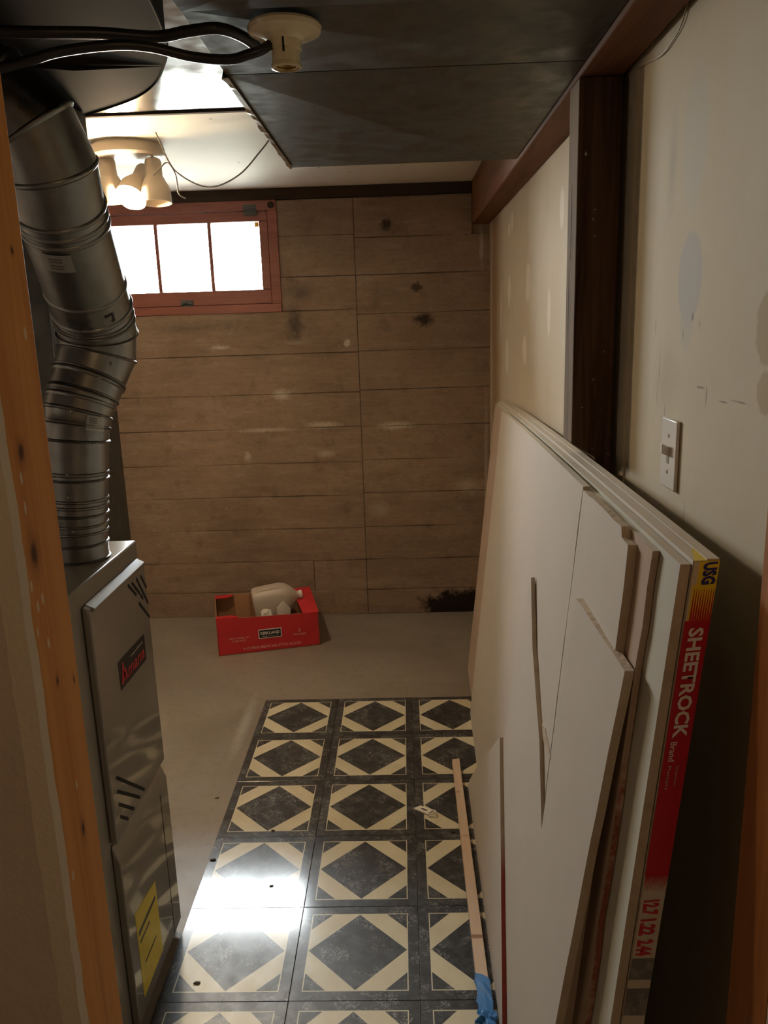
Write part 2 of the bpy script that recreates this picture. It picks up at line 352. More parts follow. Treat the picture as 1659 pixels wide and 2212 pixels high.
# ---------------------------------------------------------------- back wall of board-marked concrete
WX0, WX1, WZ0, WZ1 = -.905, .020, 1.585, 2.102
bk = B().box(-1.5, WX0, 1.012, 1.2, 0, 2.3).box(WX1, 1.25, 1.012, 1.2, 0, 2.3).box(WX0, WX1, 1.012, 1.2, 0, WZ0).box(WX0, WX1, 1.012, 1.2, WZ1, 2.3)
wall_back = struct('wall_back', bk, M_conc)
zl = [0, .137, .302, .478, .653, .828, 1.008, 1.182, 1.378, 1.585, 1.745, 1.935, 2.10]
zr = [0, .135, .303, .481, .661, .835, 1.006, 1.190, 1.381, 1.559, 1.744, 1.918, 2.10]
def course(x0, x1, z0, z1):
    y = .9985 + rnd.uniform(-.0018, .0018); g = .0008; tl = rnd.uniform(-.0016, .0016)
    b = B(); n = max(2, int((x1 - x0) / .16))
    vs = []; fs = []
    for k in range(n + 1):
        x = x0 + g + (x1 - x0 - 2 * g) * k / n; w1, w2 = rnd.uniform(-.0016, .0016), rnd.uniform(-.0016, .0016)
        vs += [(x, y + tl, z0 + g + w1), (x, y - tl, z1 - g + w2), (x, 1.013, z1 - g + w2), (x, 1.013, z0 + g + w1)]
    for k in range(n):
        o = 4 * k
        for q in range(4): fs.append((o + q, o + (q + 1) % 4, o + 4 + (q + 1) % 4, o + 4 + q))
    fs += [(0, 1, 2, 3), tuple(4 * n + q for q in (3, 2, 1, 0))]
    obj('concrete_course', b.add(vs, fs), M_conc, wall_back, False, 0, .0026)
for k in range(12):
    if zl[k] >= 1.58:
        course(WX1, .389, zl[k], zl[k + 1]); course(-1.5, WX0, zl[k], zl[k + 1])
    elif k in (1,): 
        xs = {1: .11, 4: .02, 6: .03}[k]; course(-1.5, xs, zl[k], zl[k + 1]); course(xs, .389, zl[k], zl[k + 1])
    else: course(-1.5, .389, zl[k], zl[k + 1])
    course(.389, 1.042 if zr[k + 1] < 1.93 else .955, zr[k], zr[k + 1])
# beam pocket edge
struct('trim_1', B().box(-1.5, .958, .985, 1.02, 2.103, 2.152), M_plate)['label'] = 'dark sill plate on top of the concrete wall'

# ---------------------------------------------------------------- other walls and ceilings
struct('wall_left', B().box(-1.6, -1.5, -4.6, 1.2, 0, 2.5), M_drywall)
wr = struct('wall_right', B().box(1.05, 1.25, -4.6, -1.31, 0, 2.5), M_wallnear)
struct('wall_right_rear', B().box(1.04, 1.25, -1.31, 1.02, 0, 2.5), M_wallfar)
# ragged broken plaster lip beside the post
rag = []; z = .05
while z < 1.955:
    rag.append((-1.392 - .012 * rnd.random() - (.012 if rnd.random() < .2 else 0), z)); z += rnd.uniform(.015, .05)
pts = [(1.0435, -1.45, .05)] + [(1.0435, y, zz) for y, zz in rag] + [(1.0435, -1.45, 1.955)]
obj('plaster_lip', B().prism([(1.0465, p[1], p[2]) for p in pts], (.004, 0, 0)), M_wallnear, wr, False, 0)
struct('wall_front_room', B().box(-1.5, 1.25, -4.7, -4.6, 0, 2.5), M_drywall)
pj = []; z = .0
# partition left of the opening: drywall sheet with an untidy joint-compound edge
pt = struct('wall_front', B().box(-1.5, .212, -2.3135, -2.3005, 0, 2.5), M_drywall)
b = B(); zs = [i * .02 for i in range(113)]; rg = []
w = 0
for zz in zs:
    w = .6 * w + rnd.uniform(-.0022, .0022); ww = w + (.006 if rnd.random() < .05 else 0)
    rg.append([(.2045 - abs(ww) * .8, -2.3142, zz), (.2262 + ww * .35, -2.3155 - abs(ww) * .4, zz), (.2268 + ww * .4, -2.3005, zz), (.2045, -2.3005, zz)])
b.rings(rg); obj('joint_compound_edge', b, M_compound, pt, False, 30)
struct('wall_front_header', B().box(.2705, 1.05, -2.3135, -2.2, 2.06, 2.5), M_drywall)
st = obj('door_stud', B().box(.185, .225, -2.300, -2.208, 0, 2.5), M_pine, None, bev=.003); tag(st, 'orange pine wall stud with knots at left edge of the opening', 'stud')
jr = obj('door_stud', B().box(.985, 1.049, -2.325, -2.228, 0, 2.055), M_jamb, None, bev=.003); tag(jr, 'reddish pine stud at far right edge of the opening', 'stud')
struct('trim_2', B().box(.984, 1.049, -2.340, -2.3275, 0, 2.055), M_compound)['label'] = 'pale drywall edge on the near side of the right stud'
ce = struct('ceiling', B().box(-1.6, 1.25, -4.7, 1.2, 2.235, 2.5), M_ceil)
def bd(x0, x1, y0, y1, z0, z1): return obj('ceiling_board', B().box(x0, x1, y0, y1, z0, z1), M_ceil, ce, False, 0, .002)
bd(-1.5, .9548, -.475, .868, 2.150, 2.232); bd(-1.5, .9548, .871, .999, 2.1535, 2.232)
bt = struct('trim_3', B().box(-1.5, .29, -.492, -.4755, 2.138, 2.235), M_plate); bt['label'] = 'dark edge strip where the white ceiling board ends'
pan = obj('joist_pan', B().box(-1.5, .95, -2.19, -.4925, 2.1435, 2.150), M_pan); tag(pan, 'bright sheet metal pan across the joists reflecting the window', 'sheet metal')
# ---------------------------------------------------------------- window
win = thing('window_1', 'red-brown wooden basement window with three bright panes', 'window', (-.4425, 1.0, 1.585)); win['kind'] = 'structure'
fr_ = B().box(WX0, WX1, .992, 1.09, 2.057, 2.1035).box(WX0, WX1, .992, 1.09, 1.5835, 1.624).box(-.8655, -.025, 1.046, 1.08, 2.035, 2.056).box(-.8655, -.025, 1.046, 1.08, 1.625, 1.66).box(-.050, -.0248, 1.046, 1.08, 1.66, 2.035).box(-.8657, -.845, 1.046, 1.08, 1.66, 2.035).box(-.0245, WX1 + .002, .992, 1.09, 1.624, 2.057).box(WX0 - .002, -.866, .992, 1.09, 1.624, 2.057)
obj('frame', fr_, M_red, win, bev=.002)
sash = B().box(-.8645, -.026, 1.000, 1.045, 2.009, 2.0555).box(-.8645, -.026, 1.000, 1.045, 1.6255, 1.693).box(-.068, -.026, 1.000, 1.045, 1.693, 2.009).box(-.8645, -.826, 1.000, 1.045, 1.693, 2.009)
sa = obj('sash', sash, M_red, win, bev=.003)
for x in (-.572, -.311): obj('glazing_bar', B().box(x - .0088, x + .0088, 1.003, 1.040, 1.693, 2.009), M_red, sa, bev=.003)
for x0, x1 in ((-.826, -.5795), (-.5645, -.3185), (-.3035, -.068)): obj('glass_pane', B().box(x0, x1, 1.024, 1.0255, 1.693, 2.009), mg, sa, smooth=0)
obj('hinge', B().box(-.135, -.075, .986, .9925, 2.035, 2.083).tube([(-.135, .985, 2.057), (-.075, .985, 2.057)], .0055), M_iron, win)
obj('latch', B().box(-.475, -.415, .990, .999, 1.622, 1.652).tube([(-.47, .985, 1.632), (-.445, .975, 1.642), (-.42, .985, 1.632)], .007), M_iron, win)
obj('screw_head', B().lathe([(0, -.003), (.014, -.003), (.016, 0)], Matrix.Translation((-.004, .990, 2.079)) @ Matrix.Rotation(-PI / 2, 4, 'X'), 14, True), M_plate, win)
obj('masking_scrap', B().box(-.092, -.0715, 1.0225, 1.0235, 1.985, 2.007), M_tapey, win, smooth=0)['label'] = 'small yellow scrap in the pane corner'
# window well outside
struct('trim_4', B().box(-1.2, .3, 1.21, 1.9, 1.30, 1.42), M_floor)['label'] = 'concrete ledge outside the window'

# ---------------------------------------------------------------- beam and post
bm_ = obj('beam', B().box(.955, 1.0395, -2.19, 1.001, 1.960, 2.2), M_beam, bev=.004); tag(bm_, 'brown timber beam running along the top of the right wall', 'beam')
pst = obj('post', B().prism([(.955, -1.385, 1.259), (1.0005, -1.385, 1.233), (1.007, -1.385, 1.231), (1.007, -1.385, .0035), (1.039, -1.385, .0035), (1.039, -1.385, 1.9595), (.955, -1.385, 1.9595)], (0, .09, 0)), M_post, bev=.004)
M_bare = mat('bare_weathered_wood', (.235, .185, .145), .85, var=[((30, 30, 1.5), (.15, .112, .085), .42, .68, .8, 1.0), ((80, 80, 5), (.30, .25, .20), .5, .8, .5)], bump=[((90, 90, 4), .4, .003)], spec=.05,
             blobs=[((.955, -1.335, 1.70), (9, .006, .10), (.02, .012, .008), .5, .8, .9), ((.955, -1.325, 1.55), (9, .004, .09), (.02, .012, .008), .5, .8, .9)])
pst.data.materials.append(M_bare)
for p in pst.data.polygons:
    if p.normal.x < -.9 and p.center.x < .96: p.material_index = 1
tag(pst, 'dark brown wooden post standing against the right wall under the beam', 'post')

# ---------------------------------------------------------------- ducts
dk = thing('flat_duct', 'wide dark sheet metal duct hanging below the ceiling on the right', 'duct', (.63, -1.2, 1.97))
PX0, PX1 = .293, .953
def duct_section(y0, y1, x0, x1, z=1.970, dz=.010):
    c = ((x0 + x1) / 2, (y0 + y1) / 2, z - dz)
    q = [(x0, y0, z), (x1, y0, z), (x1, y1, z), (x0, y1, z)]; tq = [(p[0], p[1], 2.1425) for p in q]
    return B().add(q + [c] + tq, [(1, 0, 4), (2, 1, 4), (3, 2, 4), (0, 3, 4), (5, 6, 7, 8), (0, 1, 6, 5), (1, 2, 7, 6), (2, 3, 8, 7), (3, 0, 5, 8)])
obj('duct_section', duct_section(-1.44, -.530, PX0, PX1), M_duct, dk, smooth=0)
obj('duct_section', duct_section(-1.76, -1.445, PX0 + .004, PX1, 1.970, .006), M_duct, dk, smooth=0)
obj('duct_section', duct_section(-2.19, -1.765, PX0 + .006, PX1, 1.966, .004), M_duct, dk, smooth=0)
cl = []; y = -1.44
top = []; bot = []
while y < -.53:
    a = rnd.uniform(-.0025, .0025); top.append((PX0 - .001, y, 1.985)); bot.append((PX0 - .004 + a, y, 1.9665 - abs(a))); y += rnd.uniform(.02, .045)
b = B(); n = len(top)
inn = [(PX0 + .006, p[1], 1.9668) for p in bot]
b.add(top + bot + inn, [(i, i + 1, n + i + 1, n + i) for i in range(n - 1)] + [(n + i, n + i + 1, 2 * n + i + 1, 2 * n + i) for i in range(n - 1)])
obj('crimped_seam', b, M_cleat, dk, smooth=0)
# rounded trunk duct above the furnace
rd = thing('round_ended_duct', 'dark sheet metal trunk duct with rounded end above the furnace', 'duct', (-.4, -1.6, 2.05))
out = spline([(.235, -2.18, 0), (.222, -1.80, 0), (.205, -1.577, 0), (.172, -1.370, 0), (.118, -1.213, 0), (.054, -1.085, 0), (-.035, -.98, 0), (-.184, -.87, 0)], 5)
pl_ = [(p.x, p.y, 2.05) for p in out] + [(-1.1, -.87, 2.05), (-1.1, -2.18, 2.05)]
obj('trunk', B().prism(pl_, (0, 0, .092)), M_trunk, rd, smooth=30)
rim = [(p.x, p.y, 2.052) for p in out]
obj('rim_bead', B().tube(rim, .004, 6), M_trunk, rd)
obj('seam_rib', B().add([(-.22, -1.30, 2.0495), (.13, -1.235, 2.0495), (-.22, -1.27, 2.0495), (-.05, -1.262, 2.040)], [(0, 1, 3), (1, 2, 3), (2, 0, 3), (0, 2, 1)]), M_trunk, rd, smooth=0)
rt = obj('return_duct', B().box(-.62, -.172, -1.245, -.885, 0.0, 2.0485), M_duct, bev=.003); tag(rt, 'dark upright sheet metal duct behind the furnace and vent pipe', 'duct')

# ---------------------------------------------------------------- furnace
fu = thing('furnace', 'taupe gas furnace cabinet with louvred doors at left of the room', 'furnace', (-.36, -1.5, 0))
FX = -.005
obj('cabinet', B().box(-.72, -.022, -1.725, -1.272, .0, 1.045), M_furnbody, fu, bev=.004)
ud = obj('upper_door', B().prism([(-.021, 0, .487), (FX, 0, .487), (FX, 0, .985), (FX - .004, 0, .998), (-.021, 0, 1.006)], (0, .335, 0)), M_furn, fu, bev=.004)
for v in ud.data.vertices: v.co.y += -1.618
obj('door_lip', B().prism([(-.021, -1.60, .994), (FX + .003, -1.60, .990), (FX + .004, -1.60, .996), (-.021, -1.60, 1.006)], (0, .312, 0)), M_furn, ud, bev=.0015)
def slot(y0, z0, y1, z1, w=.0075, x=FX, par=ud):
    d = Vector((0, y1 - y0, z1 - z0)).normalized(); nn = Vector((0, -d.z, d.y)) * w / 2
    a, c = Vector((x - .003, y0, z0)), Vector((x - .003, y1, z1))
    q = [a - nn, a - nn * .6 - d * .003, a + nn * .6 - d * .003, a + nn, c + nn, c + nn * .6 + d * .003, c - nn * .6 + d * .003, c - nn]
    obj('louver_slot', B().prism(q, (.0036, 0, 0)), M_slot, par, smooth=0)
for s_ in [(-1.401, .977, -1.359, .941), (-1.376, .974, -1.336, .937), (-1.345, .973, -1.288, .897), (-1.316, .970, -1.288, .935), (-1.345, .915, -1.288, .862), (-1.330, .930, -1.318, .918)]: slot(*s_)
for s_ in [(-1.585, .622, -1.441, .503), (-1.588, .592, -1.472, .503), (-1.588, .562, -1.515, .503), (-1.588, .533, -1.552, .503)]: slot(*s_)
np_ = obj('name_plate', B().prism([(FX - .0005, -1.509, .780), (FX - .0005, -1.338, .776), (FX - .0005, -1.338, .838), (FX - .0005, -1.509, .844)], (.0013, 0, 0)), M_black, ud, smooth=0); np_['label'] = 'black name plate with red lettering'
text('lettering', 'Amana', M_redink, np_, (FX + .0008, -1.424, .803), (0, 1, 0), (0, 0, 1), .150, .030, .02, shear=.15)
text('lettering', 'HEATING', M_white, np_, (FX + .0008, -1.395, .826), (0, 1, 0), (0, 0, 1), .080, .004, .01)
text('lettering', 'A', M_redink, np_, (FX + .0008, -1.489, .812), (0, 1, 0), (0, 0, 1), .028, .046, .03, shear=.15)
ld = obj('lower_door', B().prism([(-.021, 0, .025), (FX, 0, .03), (FX, 0, .440), (FX - .010, 0, .468), (-.021, 0, .482)], (0, .335, 0)), M_furn, fu, bev=.004)
for v in ld.data.vertices: v.co.y += -1.618
el = obj('energy_label', B().prism([(FX - .0005, -1.577, .070), (FX - .0005, -1.438, .070), (FX - .0005, -1.438, .262), (FX - .0005, -1.577, .285)], (.0012, 0, 0)), M_yel, ld, smooth=0); el['label'] = 'yellow paper label'
for (y0, y1, z, h) in [(-1.568, -1.45, .222, .010), (-1.565, -1.50, .200, .006), (-1.55, -1.47, .135, .005)]:
    obj('print_line', B().box(FX + .0006, FX + .001, y0, y1, z, z + h), M_black, el, smooth=0)
obj('panel_seam', B().box(FX - .002, FX + .0003, -1.345, -1.341, .035, .425), M_slot, ld, smooth=0)
obj('screw_head', B().lathe([(0, .003), (.004, .003), (.0055, 0)], Matrix.Translation((-.0215, -1.295, .508)) @ Matrix.Rotation(PI / 2, 4, 'Y'), 10, True), M_screw, fu)

# ---------------------------------------------------------------- vent pipe
vp = thing('vent_pipe', 'zigzag galvanized vent pipe rising from the furnace top', 'pipe', (-.094, -1.41, 1.0452))
def seg(name, P0, n0, r0, P1, n1, r1, beads, m=M_galv, nstep=2):
    P0, P1, n0, n1 = Vector(P0), Vector(P1), Vector(n0).normalized(), Vector(n1).normalized()
    st_ = [(0, 0), (1, 0)] + [(k / nstep, 0) for k in range(1, nstep)]
    for (t_, dr, w_) in beads: st_ += [(t_ - w_, 0), (t_ - w_ * .5, dr * .8), (t_, dr), (t_ + w_ * .5, dr * .8), (t_ + w_, 0)]
    st_ = sorted(x for x in st_ if 0 <= x[0] <= 1)
    rg = []
    for t_, dr in st_:
        c = P0.lerp(P1, t_); nn = n0.lerp(n1, t_).normalized(); r = r0 + (r1 - r0) * t_ + dr
        ax = (P1 - P0).normalized()
        a = nn.cross(Vector((0, 1, 0))).normalized(); b_ = nn.cross(a).normalized()
        # keep a round tube along the axis: stretch the mitre ring
        ring = []
        for k in range(40):
            p = a * math.cos(2 * PI * k / 40) + b_ * math.sin(2 * PI * k / 40)
            q = p - ax * p.dot(ax); s_ = 1. / max(q.length, .5)
            ring.append(c + p * r * s_)
        rg.append(ring)
    return obj(name, B().rings(rg, True, True), m, vp, smooth=40)
ST = [((-.094, -1.41, 1.0455), .056), ((-.092, -1.41, 1.085), .055), ((-.089, -1.41, 1.150), .059), ((-.084, -1.41, 1.225), .0625), ((-.078, -1.408, 1.305), .0655), ((-.070, -1.400, 1.360), .068),
      ((-.050, -1.372, 1.425), .073), ((-.034, -1.350, 1.475), .078), ((-.028, -1.353, 1.520), .079), ((-.022, -1.385, 1.565), .078), ((.008, -1.565, 1.735), .078), ((.018, -1.612, 1.795), .078),
      ((.004, -1.635, 1.850), .077), ((-.040, -1.645, 1.893), .077), ((-.30, -1.66, 1.935), .077)]
NR = []
for i in range(len(ST)):
    a = Vector(ST[max(i - 1, 0)][0]); c = Vector(ST[min(i + 1, len(ST) - 1)][0]); p = Vector(ST[i][0])
    d1 = (p - a).normalized() if i else None; d2 = (c - p).normalized() if i < len(ST) - 1 else None
    NR.append((d1 + d2).normalized() if d1 and d2 else (d1 or d2))
NR[0] = NR[1] = Vector((0, 0, 1))
PN = ['base_collar', 'pipe_section', 'pipe_section', 'pipe_section', 'elbow_gore', 'elbow_gore', 'elbow_gore', 'elbow_gore', 'elbow_gore', 'diagonal_section', 'elbow_gore', 'elbow_gore', 'elbow_gore', 'top_section']
BD = {0: [(.06, .004, .05), (.9, .004, .08)], 1: [(.35, .003, .05), (.60, .003, .05), (.95, .004, .05)], 2: [(.20, .003, .05), (.38, .003, .05), (.96, .004, .04)], 3: [(.12, .003, .05), (.96, .0045, .04)],
      4: [(.5, .0025, .08), (.94, .004, .06)], 5: [(.3, .003, .06), (.5, .003, .06), (.94, .004, .06)], 6: [(.06, .004, .06), (.94, .004, .06)], 7: [(.94, .004, .06)], 8: [(.5, .003, .08), (.72, .003, .08)],
      9: [(.03, .004, .02), (.25, .003, .02), (.86, .003, .02), (.93, .003, .02)], 10: [(.05, .004, .05), (.94, .004, .06)], 11: [(.94, .004, .06)], 12: [(.94, .004, .06)], 13: [(.06, .004, .03)]}
VS = []
for i in range(len(ST) - 1):
    VS.append(seg(PN[i], ST[i][0], NR[i], ST[i][1], ST[i + 1][0], NR[i + 1], ST[i + 1][1] - .0004, BD.get(i, ())))
def onpipe(i, t_, ang, lift=.0012):          # point on section i: ang measured from -y towards +x
    P0, P1 = Vector(ST[i][0]), Vector(ST[i + 1][0]); ax = (P1 - P0).normalized(); r = ST[i][1] + (ST[i + 1][1] - ST[i][1]) * t_ + lift
    f = Vector((0, -1, 0)); f = (f - ax * f.dot(ax)).normalized(); s_ = f.cross(ax) * -1
    if s_.x < 0: s_ = -s_
    return P0.lerp(P1, t_) + (f * math.cos(ang) + s_ * math.sin(ang)) * r
def wrap(name, i, t0, t1, a0, a1, m, par, lift=.0012, n=8):
    b = B(); vs = [onpipe(i, t_, a0 + (a1 - a0) * k / n, lift) for t_ in (t0, t1) for k in range(n + 1)]
    return obj(name, b.add(vs, [(k, k + 1, n + 2 + k, n + 1 + k) for k in range(n)]), m, par, smooth=60)
M_mark = mat('ink_mark', (.02, .018, .016), .5); M_stk = mat('clear_sticker', (.42, .41, .38), .35, .35); M_stk2 = mat('sticker_print', (.12, .11, .10), .5)
# handwritten mark near the lower end of the diagonal section
wrap('ink_mark', 9, .10, .18, .93, .98, M_mark, VS[9], .0016); wrap('ink_mark', 9, .172, .187, .74, .98, M_mark, VS[9], .0016); wrap('ink_mark', 9, .10, .113, .87, .95, M_mark, VS[9], .0016)
sk = wrap('sticker', 9, .845, .685, -.25, .42, M_stk, VS[9]); sk['label'] = 'faded pale sticker'
for tt in (.81, .785, .75, .725): wrap('print_line', 9, tt, tt - .010, -.1, .2, M_stk2, sk, .0016)
sk = wrap('sticker', 4, .35, .88, .62, 1.25, M_stk, VS[4]); sk['label'] = 'pale sticker with barcode'
for tt in (.62, .68, .74, .80): wrap('barcode', 4, tt, tt + .025, .70, .95, M_stk2, sk, .0016)
for (i, tt, an) in [(1, .5, .15), (2, .55, .1), (3, .15, .1), (4, .97, .2), (6, .5, .75), (5, .9, .6)]:
    obj('rivet', B().lathe([(0, .003), (.0035, .002), (.0045, 0)], Matrix.Translation(onpipe(i, tt, an, 0)) @ Matrix.Rotation(PI / 2, 4, 'X'), 8, True), M_screw, VS[i])

# ---------------------------------------------------------------- ceiling spotlight
sp = thing('ceiling_spotlight', 'cream ceiling spotlight with three heads and one lit bulb', 'lamp', (-.34, -.04, 2.1495))
obj('canopy', B().lathe([(.0, -.042), (.118, -.042), (.126, -.036), (.126, -.010), (.120, 0), (0, 0)], Matrix.Translation((-.34, -.04, 2.1495)), 48), M_lampw, sp)
def head(loc, rx, ry, arm_from, lit=False):
    mt = Matrix.Translation(loc) @ Matrix.Rotation(ry, 4, 'Y') @ Matrix.Rotation(rx, 4, 'X')
    pr = [(0, 0), (.018, 0), (.026, -.005), (.029, -.014), (.029, -.060), (.031, -.063), (.046, -.092), (.052, -.106), (.054, -.152), (.0515, -.152), (.0495, -.106), (.043, -.092), (.027, -.064), (.02, -.05), (0, -.05)]
    h = obj('spot_head', B().lathe(pr, mt, 32), M_lampw, sp)
    a = Vector(arm_from); e = mt @ Vector((0, 0, -.02))
    obj('swivel_arm', B().tube([a, Vector((a.x, a.y, e.z + .018)), e.lerp(a, .15) if False else Vector((e.x, e.y - .004, e.z))], .0055, 10), M_lampw, sp)
    if lit:
        bp = [(0, -.055), (.014, -.055), (.015, -.070), (.028, -.086), (.039, -.106), (.044, -.130), (.043, -.152), (.034, -.172), (.018, -.184), (0, -.187)]
        bl = obj('bulb', B().lathe(bp, mt, 28), M_bulb, h); bl['label'] = 'lit bulb'
    return h
head((-.418, -.045, 2.112), .06, -.05, (-.448, -.052, 2.108))
head((-.252, -.050, 2.103), -.10, -.03, (-.250, -.062, 2.108))
head((-.306, .030, 2.086), -.70, .26, (-.292, .015, 2.108), True)
# ---------------------------------------------------------------- bare lampholder and its cables
lh = thing('lampholder', 'cream porcelain keyless lampholder without a bulb under the duct', 'lamp', (.440, -1.70, 1.9635))
mt = Matrix.Translation((.440, -1.70, 1.9635))
obj('base', B().lathe([(0, 0), (.055, 0), (.057, -.004), (.055, -.010), (.046, -.014), (.032, -.017), (.0255, -.022), (.0245, -.034), (.0, -.034)], mt, 40), M_porc, lh)
so = obj('socket', B().lathe([(.022, -.033), (.0215, -.052), (.0235, -.055), (.0235, -.059), (.0195, -.060), (.0185, -.044), (0, -.044)], mt, 36), M_porc, lh)
obj('screw_shell', B().lathe([(.0182, -.058), (.0165, -.0555), (.018, -.053), (.0165, -.0505), (.018, -.048), (.0165, -.0455), (0, -.0445)], mt, 24), M_brass, so)
obj('slot', B().box(.4385, .4415, -1.7258, -1.722, 1.922, 1.941), M_slot, lh, smooth=0)
c1 = obj('cable', B().tube(spline([(.418, -1.712, 1.9345), (.405, -1.720, 1.925), (.385, -1.722, 1.919), (.355, -1.72, 1.914), (.300, -1.72, 1.920), (.241, -1.735, 1.931), (.19, -1.75, 1.931), (.112, -1.76, 1.922), (.05, -1.77, 1.905), (-.10, -1.80, 1.87)]), .0074, 12), M_cable)
tag(c1, 'black cable sagging from the lampholder to the left, lower of the two', 'cable')
c2 = obj('cable', B().tube(spline([(.392, -1.640, 1.950), (.372, -1.68, 1.957), (.343, -1.72, 1.957), (.297, -1.72, 1.955), (.245, -1.715, 1.951), (.164, -1.735, 1.953), (.05, -1.76, 1.951), (-.10, -1.79, 1.955)]), .0085, 12), M_cable)
tag(c2, 'black cable curving up behind the lampholder, upper of the two', 'cable')
w1 = obj('wire', B().tube(spline([(-.186, -.22, 2.151), (-.178, -.2, 2.120), (-.155, -.2, 2.061), (-.127, -.2, 2.024), (-.06, -.2, 1.985), (.002, -.2, 1.980), (.082, -.2, 2.016), (.149, -.2, 2.079), (.186, -.2, 2.12), (.20, -.2, 2.151)]), .0026, 8), M_wire)
tag(w1, 'thin grey wire looping below the white ceiling board', 'wire')
w2 = obj('wire', B().tube(spline([(-.210, -.21, 2.018), (-.19, -.204, 2.037), (-.168, -.203, 2.057), (-.152, -.206, 2.052), (-.135, -.206, 2.020), (-.132, -.205, 1.985), (-.129, -.205, 1.958), (-.108, -.205, 1.943)]), .0022, 8), M_wire)
tag(w2, 'short loose wire end dangling beside the spotlight', 'wire')
w3 = obj('wire', B().tube(spline([(1.0465, -1.74, 2.02), (1.0465, -1.69, 1.955), (1.0465, -1.64, 1.938), (1.0465, -1.58, 1.934), (1.0465, -1.47, 1.950), (1.044, -1.40, 1.952)]), .0014, 8), M_wire2)
tag(w3, 'pale wire stapled high on the right wall near the beam', 'wire')

# ---------------------------------------------------------------- light switch
sw = thing('light_switch', 'ivory toggle light switch plate on the right wall', 'switch', (1.0495, -1.728, 1.292))
obj('plate', B().prism([(1.0495, -1.766, 1.234), (1.0495, -1.690, 1.234), (1.0495, -1.690, 1.350), (1.0495, -1.766, 1.350)], (-.006, 0, 0)), M_plastic, sw, bev=.0025)
obj('toggle', B().prism([(1.0435, -1.734, 1.288), (1.0435, -1.722, 1.288), (1.0435, -1.722, 1.304), (1.0435, -1.734, 1.304)], (-.012, 0, .006)), M_plastic, sw, bev=.0012)
obj('toggle_slot', B().box(1.0428, 1.0436, -1.7335, -1.7225, 1.276, 1.3035), M_screw, sw, smooth=0)
for z in (1.262, 1.322): obj('screw_head', B().lathe([(0, .0012), (.003, .001), (.0034, 0)], Matrix.Translation((1.0435, -1.728, z)) @ Matrix.Rotation(-PI / 2, 4, 'Y'), 10, True), M_screw, sw)

# ---------------------------------------------------------------- drywall stack
GR = 'drywall sheets and offcuts leaning on the right wall'
def afront(y, z): return .830 + .0221 * (y + 2.143) + (.0916 + .0051 * (y + 2.143)) * z
def ztop(y): t_ = (y + 2.143) / 2.44; return 1.235 - .05 * t_ + .036 * t_ * (1 - t_)
ZB = .0045
def sheet(name, y0, y1, off, th, mats, parent=None, j0=.0, j1=.0, dz=0., ny=12, nz=8):
    """near end y0, far end y1, front face off metres before the reference plane"""
    b = B(); F = []; K = []
    J0 = [rnd.uniform(-j0, j0) for _ in range(nz * 3 + 1)]; J1 = [rnd.uniform(-j1, j1) for _ in range(nz * 3 + 1)]
    NZ = nz * 3
    for k in range(NZ + 1):
        for i in range(ny + 1):
            y = y0 + (y1 - y0) * i / ny
            if i == 0: y += J0[k]
            if i == ny: y += J1[k]
            z = ZB + (ztop(y) - dz - ZB) * k / NZ
            x = afront(y, z) - off
            F.append((x, y, z)); K.append((x + th, y, z))
    n = len(F); st = ny + 1; fs = []
    b.v = F + K
    for k in range(NZ):
        for i in range(ny):
            q = [k * st + i, k * st + i + 1, (k + 1) * st + i + 1, (k + 1) * st + i]
            b.f.append(q); b.m.append(0); b.f.append([n + x for x in reversed(q)]); b.m.append(0)
    for k in range(NZ):
        for i in (0, ny):
            a, c = k * st + i, (k + 1) * st + i; b.f.append([a, c, n + c, n + a]); b.m.append(1)
    for i in range(ny):
        for k in (0, NZ):
            a, c = k * st + i, k * st + i + 1; b.f.append([a, c, n + c, n + a]); b.m.append(1 if k == 0 else 2)
    return obj(name, b, list(mats) + ([mats[1]] if len(mats) == 2 else []), parent, smooth=30)
M_edge = mat('wrapped_paper_edge', (.66, .60, .50), .8, var=[((2, 6, 2), (.58, .50, .39), .45, .7, .6)], spec=.2)
pair = thing('drywall_bundle', 'taped pair of full drywall sheets with red and yellow end tape, rearmost of the stack', 'drywall', (.95, -.92, ZB), group=GR)
sheet('drywall_sheet', -2.143, .297, 0, .0150, (M_face, M_core, M_edge), pair)
sheet('drywall_sheet', -2.143, .299, -.0160, .0145, (M_face, M_core, M_edge), pair, dz=-.002)
def tp(a, z, y=-2.1446): return (afront(-2.143, z) + .0008 + a * .0300, y, z)
et = B(); mi = {'y': 0, 'r': 1, 'w': 2, 'g': 3}
def tq(z1, z0, m, a0=0., a1=1., y=-2.1446):
    et.mi = mi[m]; et.add([tp(a0, z0, y), tp(a1, z0, y), tp(a1, z1, y), tp(a0, z1, y)], [(0, 1, 2, 3)])
tq(1.2345, 1.205, 'w', 0, .22); tq(1.2345, 1.16, 'y', .22, 1); tq(1.205, 1.16, 'w', 0, .08); tq(1.205, 1.16, 'y', .08, .22)
tq(1.16, .808, 'r'); tq(.808, .02, 'w')
for k in range(9):                        # printed wedges between the yellow and the red
    a = .14 + .86 * k / 9; w_ = .86 / 9; et.mi = 1
    et.add([tp(a + w_ * .04, 1.16, -2.1449), tp(a + w_ * .96, 1.16, -2.1449), tp(a + w_ * .60, 1.2, -2.1449), tp(a + w_ * .40, 1.2, -2.1449)], [(0, 1, 2, 3)])
for k in range(14):
    a = .02 + .97 * k / 14; w_ = .97 / 14; et.mi = 1
    et.add([tp(a, .809, -2.1449), tp(a + w_ * .9, .809, -2.1449), tp(a + w_ * .5, .786, -2.1449), tp(a + w_ * .4, .786, -2.1449)], [(0, 1, 2, 3)])
